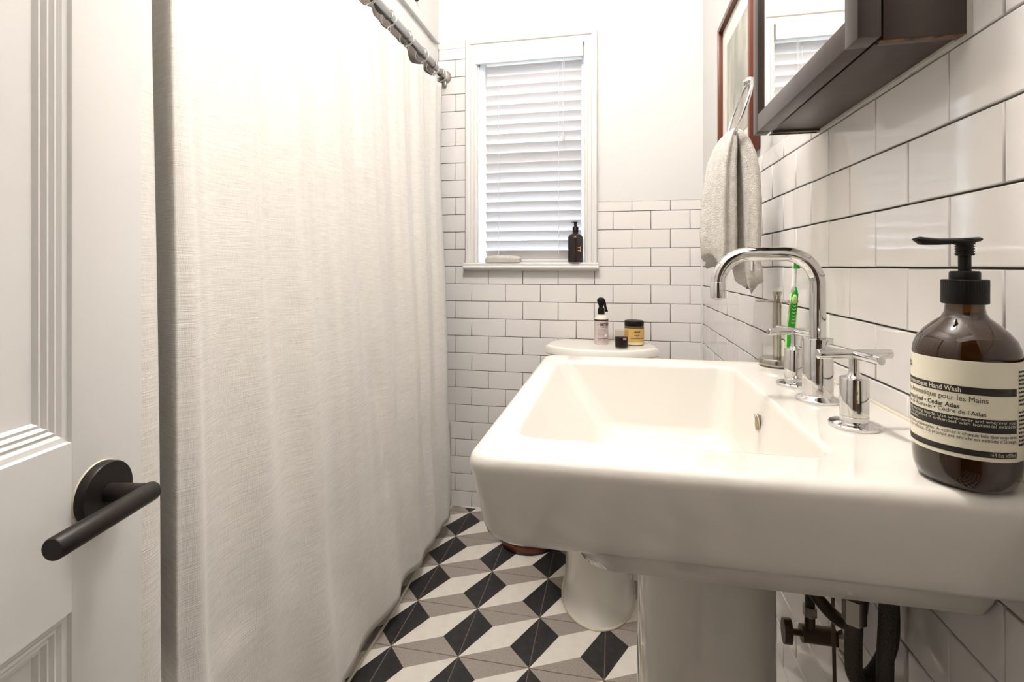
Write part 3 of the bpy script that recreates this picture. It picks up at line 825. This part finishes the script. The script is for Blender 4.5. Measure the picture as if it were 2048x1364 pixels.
from_bm('tank_lid', add_loft(bmesh.new(), [lidloop(.006, ZL - .036), lidloop(0, ZL - .031), lidloop(0, ZL - .014), lidloop(.004, ZL - .005), lidloop(.012, ZL)]), m_toilet, to, auto=.5)
from_bm('tank', add_loft(bmesh.new(), [lidloop(.055, .385), lidloop(.04, .40), lidloop(.02, ZL - .034)]), m_toilet, to, auto=.5)
def egg(cx, cy, rx, rf, rb, z, n=40):
    return [Vector((cx + rx * math.cos(a), cy + (rb if math.sin(a) > 0 else rf) * math.sin(a), z)) for a in [2 * PI * i / n for i in range(n)]]
from_bm('bowl', add_loft(bmesh.new(), [egg(0, -.04, .117, .185, .36, 0), egg(0, -.04, .114, .182, .36, .012), egg(0, -.035, .109, .178, .35, .05), egg(0, -.035, .108, .176, .35, .16), egg(0, -.04, .125, .20, .34, .25), egg(0, -.05, .17, .26, .30, .34), egg(0, -.05, .18, .275, .29, .375), egg(0, -.05, .175, .27, .29, .39)]), m_toilet, to, auto=.8)
from_bm('seat_lid', add_loft(bmesh.new(), [egg(0, -.05, .178, .272, .22, .391), egg(0, -.05, .182, .278, .22, .40), egg(0, -.05, .182, .278, .22, .425), egg(0, -.05, .17, .265, .21, .435)]), m_whitep, to, auto=.7)
bm = bmesh.new(); torus_mesh(bm, (0, 0, 0), 1, .001, (1, 0, 0), (0, 1, 0), 8, 4); bm.free()
cb = egg(0, -.04, .118, .186, .361, .002); bm = bmesh.new(); add_tube(bm, cb + [cb[0]], .0042, 8); from_bm('caulk_bead', bm, m_caulk, to, smooth=True)
bc = bmesh.new(); add_lathe(bc, [(.013, 0), (.013, .01), (.009, .018), (.002, .02)], (.1, .15, .0), 14); from_bm('bolt_cap', bc, m_whitep, to, smooth=True)

ZT = ZL + .0003
spr = empty('spray_bottle', (-.055, 2.070, ZT), 'lilac spray bottle with black trigger on the toilet tank', 'spray bottle')
lathe('bottle', m_spray2, spr, [(.0255, 0), (.0275, .004), (.0278, .09), (.0278, .100), (.026, .107), (.020, .114), (.0135, .1185), (.0130, .121)], n=36)
TS = math.atan2(-2.07, .055)
wrap_band('label', m_spray, spr, .0279, 0, 2 * PI, .006, .095, 48)
wrap_band('label_band', m_plum, spr, .02815, 0, 2 * PI, .094, .1005, 48)
def sw(body, z, size, m, deg, width=None, bold=0): return wrap_text('lettering', body, size, m, spr, .0286, TS + math.radians(deg), z, 1, bold, 'LEFT', width)
sw('MRS.', .0795, .0042, m_plum, -30); sw("MEYER'S", .0755, .0155, m_plum, -8, .045, .0007)
sw('CLEAN DAY', .0680, .0070, m_plum, -4, .032)
for q in range(7): wrap_dashes('print_line', m_mauve, spr, .0286, TS + math.radians(-28), .034, .0615 - q * .0045, .0022)
sw('ROOM FRESHENER', .0225, .0062, m_plum, -28, .044, .0002); wrap_dashes('print_line', m_mauve, spr, .0286, TS + math.radians(-28), .034, .0165, .0024)
for kz in (0,):
    bm = bmesh.new(); c = math.radians(38) + TS
    d = Vector((math.cos(c), math.sin(c), 0)); s_ = Vector((-math.sin(c), math.cos(c), 0))
    add_loft(bm, [circ(d * .0284 + Vector((0, 0, .038)), .0055, s_, Vector((0, 0, 1)), 18), circ(d * .0296 + Vector((0, 0, .038)), .0055, s_, Vector((0, 0, 1)), 18)])
    from_bm('label_badge', bm, m_whitep, spr)
lathe('collar', m_plastic, spr, [(.0138, .1195), (.0138, .136), (.0120, .1445), (.008, .147)], n=24)
loops = []
for z, x, w, d in ((.140, -.001, .0095, .010), (.152, -.001, .0085, .009), (.162, -.001, .012, .012), (.170, -.001, .0158, .015), (.178, -.001, .0160, .0155), (.185, -.001, .012, .012), (.188, -.001, .004, .005)):
    loops.append(circ((x, 0, z), 1, Vector((w, 0, 0)), Vector((0, d, 0)), 18))
from_bm('sprayer_head', add_loft(bmesh.new(), loops), m_plastic, spr, smooth=True)
bm = bmesh.new()
add_loft(bm, [[Vector((x + a, b, z)) for a, b in ((-w, -.006), (w, -.006), (w, .006), (-w, .006))] for x, z, w in ((.009, .178, .006), (.0130, .166, .006), (.0160, .152, .005), (.0195, .139, .0052), (.0215, .1300, .0062))])
from_bm('trigger', bm, m_plastic, spr)

vo = empty('votive_glass', (.024, 1.985, ZT), 'small clear tumbler of dark wax on the toilet tank', 'candle')
lathe('wax', m_wax, vo, [(.0240, .0045), (.0243, .042), (.0235, .0425), (.001, .0425)], n=32)
lathe('tumbler', m_clear, vo, [(.0255, 0), (.0262, .002), (.0266, .069), (.0256, .069), (.0250, .0042), (.001, .004)], n=32)
wrap_band('sticker', m_mauve, vo, .0268, math.radians(-78), math.radians(-48), .034, .041, 8, .0002)
ja = empty('candle_jar', (.075, 2.082, ZT), 'glass jar with black lid and honey coloured label on the toilet tank', 'jar')
lathe('jar_glass', m_olive, ja, [(.034, 0), (.0378, .003), (.0385, .010), (.0385, .070), (.0375, .074), (.035, .077), (.035, .080)], n=40)
wrap_band('wax_fill', m_cream, ja, .0386, 0, 2 * PI, .003, .016, 48, .0002)
wrap_band('label', m_honey, ja, .0387, 0, 2 * PI, .014, .067, 48)
TJ = math.atan2(-2.082, -.075)
def jw(body, z, size, m, deg, width, bold=0): return wrap_text('lettering', body, size, m, ja, .0394, TJ + math.radians(deg), z, 1, bold, 'LEFT', width)
jw('wit.wild', .0510, .0115, m_ink, 0, .025, .0005); wrap_dashes('print_line', m_plum, ja, .0394, TJ + math.radians(2), .022, .0400, .0034); wrap_dashes('print_line', m_plum, ja, .0394, TJ + math.radians(12), .006, .0355, .0018)
wrap_dashes('print_line', m_plum, ja, .0394, TJ + math.radians(-18), .050, .0270, .0040)
lathe('lid', m_plastic, ja, [(.0372, .0755), (.0384, .078), (.0384, .0925), (.0370, .0955), (.0350, .0962), (.034, .0953), (.001, .0953)], n=40)

# things on the sill
sz = 1.1032
ca = empty('soap_case', (-.483, 2.172, sz), 'pale grey oblong hard case lying on the window sill', 'case')
from_bm('case_base', add_loft(bmesh.new(), [rrect(-.080 + i_, .080 - i_, -.028 + i_, .028 - i_, .018 - i_ * .5, z, 6) for z, i_ in ((0, .003), (.002, .0005), (.0125, 0), (.0145, .002))]), m_grey, ca, auto=.6)
loops = []
for z, k in ((.0150, 1), (.020, .985), (.0255, .90), (.0295, .70), (.031, .4)):
    loops.append(rrect(-.079 * k, .079 * k, -.0272 * (.4 + .6 * k), .0272 * (.4 + .6 * k), .016 * k, z - 0.0, 6))
from_bm('case_top', add_loft(bmesh.new(), loops), m_grey, ca, auto=.6)
sb = empty('sill_pump_bottle', (-.166, 2.170, sz), 'dark pump bottle with gold lettering on the window sill', 'pump bottle')
lathe('bottle', m_bottle, sb, [(.031, 0), (.033, .002), (.0332, .098), (.0322, .108), (.027, .117), (.019, .1215), (.0125, .124), (.012, .132)], n=40)
lathe('collar', m_plastic, sb, [(.0128, .130), (.0128, .151), (.0120, .152), (.006, .1525)], n=24)
lathe('pump_stem', m_plastic, sb, [(.0066, .152), (.0066, .168), (.008, .1695), (.0085, .173), (.003, .174)], n=18)
loops = [circ((x, 0, z), 1, Vector((0, w, 0)), Vector((0, 0, h)), 12) for x, z, w, h in ((.010, .1715, .003, .0012), (0, .172, .0065, .0018), (-.014, .172, .0040, .0016), (-.020, .1705, .0025, .0013))]
from_bm('pump_nozzle', add_loft(bmesh.new(), loops), m_plastic, sb, smooth=True)
me = text_mesh('TT', .017, .0004); 
for v in me.vertices:
    a = -PI / 2 + math.radians(22) + v.co.y * 1.1 / .0335
    v.co = Vector((.0335 * math.cos(a), .0335 * math.sin(a), .068 - v.co.x * 1.15))
me.materials.clear(); link('lettering', me, m_gold, sb)
wrap_text('lettering', 'mL', .004, m_grey, sb, .0336, -PI / 2 + math.radians(40), .012, 1)

# wastebasket behind the sink
wb = empty('wastebasket', (-.335, 1.972, 0), 'round dark red-brown wooden bin on the floor beside the toilet', 'bin')
lathe('bin_body', m_wood, wb, [(.104, 0), (.110, .004), (.116, .10), (.122, .25), (.126, .255), (.126, .262), (.120, .264), (.118, .25), (.104, .012), (.001, .010)], n=48)
lathe('bin_band', m_frame, wb, [(.1118, .012), (.1135, .014), (.1142, .028), (.1128, .030)], n=48, cap=False)

# ------------------------------------------------------------------ medicine cabinet
mc = empty('medicine_cabinet', (.305, .775, 1.32), 'dark espresso wood mirror cabinet mounted on the tiled wall', 'cabinet')
def cb_(name, m, x0, x1, y0, y1, z0, z1, bev=.0012, par=None): return box(name, m, par or mc, x0 - .305, x1 - .305, y0 - .775, y1 - .775, z0 - 1.32, z1 - 1.32, bev)
CZ1 = 1.93
CY0, CY1 = .587, .972
cb_('side_panel', m_cab, (.271), XR - .006, CY0, CY0 + .016, 1.321, CZ1); cb_('side_panel', m_cab, (.271), XR - .006, CY1 - .016, CY1, 1.321, CZ1)
cb_('bottom_panel', m_cab, (.271), XR - .004, CY0 + .016, CY1 - .016, 1.324, 1.340); cb_('top_panel', m_cab, (.271), XR - .004, CY0 + .016, CY1 - .016, CZ1 - .016, CZ1)
cb_('back_panel', m_grey, XR - .006, XR - .0005, CY0 + .001, CY1 - .001, 1.3205, CZ1 - .001, 0)
cb_('worn_edge', m_edge, .268, XR - .008, CY0 + .0005, CY0 + .0045, 1.3200, 1.3212, 0)
cb_('worn_edge', m_edge, .268, XR - .008, CY1 - .0055, CY1 - .0005, 1.3200, 1.3212, 0)
dr = cb_('cabinet_door', m_cab, .2480, .2560, .5705, .9605, 1.322, CZ1 - .002, 0)
FW = .030
DX0, DX1 = .2400, .2615
for nm, y0, y1, z0, z1 in (('frame_stile', .569, .569 + FW, 1.318, CZ1), ('frame_stile', .962 - FW, .962, 1.318, CZ1), ('frame_rail', .569 + FW, .962 - FW, 1.318, 1.318 + FW), ('frame_rail', .569 + FW, .962 - FW, CZ1 - FW, CZ1)):
    cb_(nm, m_cab, DX0, DX1, y0, y1, z0, z1, .0009, dr)
cb_('mirror', m_mirror, .2455, .2479, .569 + FW, .962 - FW, 1.318 + FW, CZ1 - FW, 0, dr)
cl = empty('ceiling_lamp', (-.20, .72, ZC), 'round frosted ceiling lamp in the middle of the bathroom', 'lamp')
lathe('lamp_pan', m_chrome, cl, [(.15, -.001), (.15, -.02), (.14, -.022)], n=32)
lathe('diffuser', m_lampglass, cl, [(.138, -.020), (.135, -.05), (.11, -.08), (.06, -.098), (.002, -.102)], n=32)
ld = bpy.data.lights.new('bulb', 'POINT'); ld.shadow_soft_size = .09; ld.energy = CEIL_W; ld.color = LAMP
lo_ = bpy.data.objects.new('bulb', ld); COL.objects.link(lo_); lo_.parent = cl; lo_.location = (0, 0, -.20)

# ------------------------------------------------------------------ picture, towel ring, towel
pic = empty('framed_picture', (XR, 1.52, 1.380), 'mahogany framed picture with white mat on the right wall', 'picture')
PY0, PY1, PZ1 = -.170, .235, .480
FWD_ = .018
for nm, y0, y1, z0, z1 in (('frame_bar', PY0, PY0 + FWD_, 0, PZ1), ('frame_bar', PY1 - FWD_, PY1, 0, PZ1), ('frame_bar', PY0 + FWD_, PY1 - FWD_, 0, FWD_), ('frame_bar', PY0 + FWD_, PY1 - FWD_, PZ1 - FWD_, PZ1)):
    box(nm, m_frame, pic, -.024, .0015, y0, y1, z0, z1, .0015)
mt = box('mat_board', m_mat, pic, -.010, -.004, PY0 + FWD_, PY1 - FWD_, FWD_, PZ1 - FWD_)
box('print', m_art, mt, -.0108, -.010, PY0 + .062, PY1 - .080, .075, PZ1 - .085)
box('glazing', clear('picture_glass', (.97, .97, .96), .05), pic, -.0145, -.013, PY0 + FWD_, PY1 - FWD_, FWD_, PZ1 - FWD_)

tr = empty('towel_ring', (XR + .0015, 1.205, 1.4985), 'chrome towel ring on the wall beside the mirror cabinet', 'towel ring')
bm = bmesh.new(); add_tube(bm, [(0, 0, 0), (-.006, 0, 0), (-.008, 0, 0)], [.024, .024, .021], 32); from_bm('wall_plate', bm, m_chrome, tr, auto=.6)
tube('post', m_chrome, tr, [(-.006, 0, 0), (-.062, 0, 0)], .009, 18)
bm = bmesh.new(); torus_mesh(bm, (-.062, 0, -.002), .0095, .0040, (0, 1, 0), (1, 0, 0), 20, 10); bmesh.ops.create_icosphere(bm, subdivisions=2, radius=.0105, matrix=Matrix.Translation((-.062, 0, 0))); from_bm('eyelet', bm, m_chrome, tr, smooth=True)
rc = Vector((-.062 - .0205, .0, -.068)); up = Vector((.024, 0, .075)).normalized()
bm = bmesh.new(); torus_mesh(bm, rc, .071, .0038, (0, 1, 0), up, 56, 12); from_bm('ring', bm, m_chrome, tr, smooth=True)

tw = empty('hand_towel', (.282, 1.205, 1.0523), 'light grey terry hand towel draped through the chrome ring', 'towel')
def lobe(bm, spec, ph, n=44):
    loops = []
    for z, cx, cy, ax, ay, wr in spec:
        l = []
        for i in range(n):
            a = 2 * PI * i / n
            k = 1 + wr * (.20 * math.sin(3 * a + ph + z * 2.5) + .13 * math.sin(5 * a - ph * 2 + z * 4) + .06 * math.sin(9 * a + z * 7))
            low = max(0, 1 - (z - spec[0][0]) / .07)
            l.append(Vector((cx - .30 + .92 * ax * k * math.cos(a), cy - 1.285 + .92 * ay * k * math.sin(a), (z - 1.05) * .94 + low * (.010 * math.sin(2 * a + ph) + .007 * math.sin(5 * a + 1)))))
        loops.append(l)
    return add_loft(bm, loops)
bm = bmesh.new()
lobe(bm, [(1.098, .2440, 1.285, .030, .060, .8), (1.104, .2435, 1.285, .033, .063, .9), (1.16, .2435, 1.285, .034, .064, 1), (1.22, .2445, 1.285, .033, .064, .9), (1.28, .2480, 1.285, .031, .062, .8), (1.33, .2520, 1.285, .028, .060, .7),
          (1.365, .2590, 1.285, .023, .057, .6), (1.388, .2650, 1.285, .017, .052, .5), (1.400, .2700, 1.285, .012, .044, .4), (1.408, .2745, 1.285, .006, .03, .3)], .6)
from_bm('front_fold', bm, m_towel, tw, smooth=True)
bm = bmesh.new()
lobe(bm, [(1.040, .3110, 1.282, .012, .030, 1.3), (1.047, .3110, 1.282, .022, .040, 1.4), (1.075, .3085, 1.283, .024, .044, 1.3), (1.10, .3060, 1.284, .022, .046, 1.1), (1.16, .3060, 1.285, .024, .054, 1), (1.24, .3065, 1.285, .0255, .058, .8), (1.30, .3045, 1.285, .0255, .058, .7),
          (1.345, .3000, 1.285, .0225, .056, .6), (1.375, .2930, 1.285, .018, .052, .5), (1.395, .2860, 1.285, .013, .045, .4), (1.408, .2790, 1.285, .006, .03, .3)], 2.4)
from_bm('back_fold', bm, m_towel, tw, smooth=True)
box('care_tag', m_whitep, tw, .004, .005, -.05, -.035, .025, .055)

# ------------------------------------------------------------------ plumbing under the sink
sv = empty('stop_valve', (.352, .90, .49), 'dark angle stop valve on the tiled wall under the sink', 'valve')
tube('valve_body', m_brass, sv, [(0, 0, 0), (-.055, 0, 0)], .0135, 16)
bm = bmesh.new(); add_tube(bm, [(-.001, 0, 0), (-.006, 0, 0)], [.026, .018], 24); from_bm('escutcheon', bm, m_steel, sv)
tube('valve_spindle', m_brass, sv, [(-.055, 0, 0), (-.072, 0, 0)], .005, 10)
bm = bmesh.new(); add_loft(bm, [circ((x, 0, 0), 1, Vector((0, .013, 0)), Vector((0, 0, .021)), 20) for x in (-.070, -.082)]); from_bm('valve_handle', bm, m_brass, sv, auto=.6)
tube('outlet', m_brass, sv, [(-.042, 0, .008), (-.042, 0, .045)], .008, 12); tube('outlet_nut', m_steel, sv, [(-.042, 0, .03), (-.042, 0, .046)], .0105, 6)
h1 = tube('supply_hose', m_hose, None, smooth_path([(.310, .90, .537), (.308, .895, .60), (.300, .885, .68), (.285, .875, .748)], 6), .0075, 12)
tag(h1, 'dark braided hose rising from the stop valve to the sink', 'hose', 'supply hoses under the sink')
h2 = empty('looped_hose', (.274, .658, .60), 'braided hose with a bright nut bent in a loop below the near tap', 'hose', 'supply hoses under the sink')
tube('hose_nut', m_steel, h2, [(0, 0, .072), (0, 0, .100)], .0125, 6); tube('shank', m_brass, h2, [(0, 0, .098), (0, 0, .148)], .010, 14)
tube('hose', m_hose, h2, smooth_path([(0, 0, .074), (-.001, 0, .04), (.002, .004, .008), (.014, .012, -.005), (.034, .022, .004), (.052, .032, .035), (.056, .040, .09), (.056, .044, .148)], 7), .0092, 14)
h3 = tube('drop_hose', m_hose, None, smooth_path([(.300, .650, .748), (.306, .652, .71), (.303, .652, .62), (.306, .655, .5), (.318, .68, .38), (.33, .74, .30)], 7), .0088, 14)
tag(h3, 'braided hose hanging straight down in front of the tiles under the sink', 'hose', 'supply hoses under the sink')
h4 = tube('bent_pipe', m_brass, None, smooth_path([(.236, .850, .705), (.250, .820, .672), (.272, .775, .632), (.292, .742, .618), (.303, .718, .640), (.304, .708, .70), (.302, .705, .748)], 7), .0085, 14)
tag(h4, 'bent dull brass supply pipe between pedestal and hoses', 'pipe')
pr = tube('lift_linkage', m_brass, None, [(.303, .797, .748), (.305, .798, .60), (.310, .80, .40)], .0026, 8)
tag(pr, 'thin vertical drain linkage rod under the sink', 'rod')

S.render.film_transparent = False
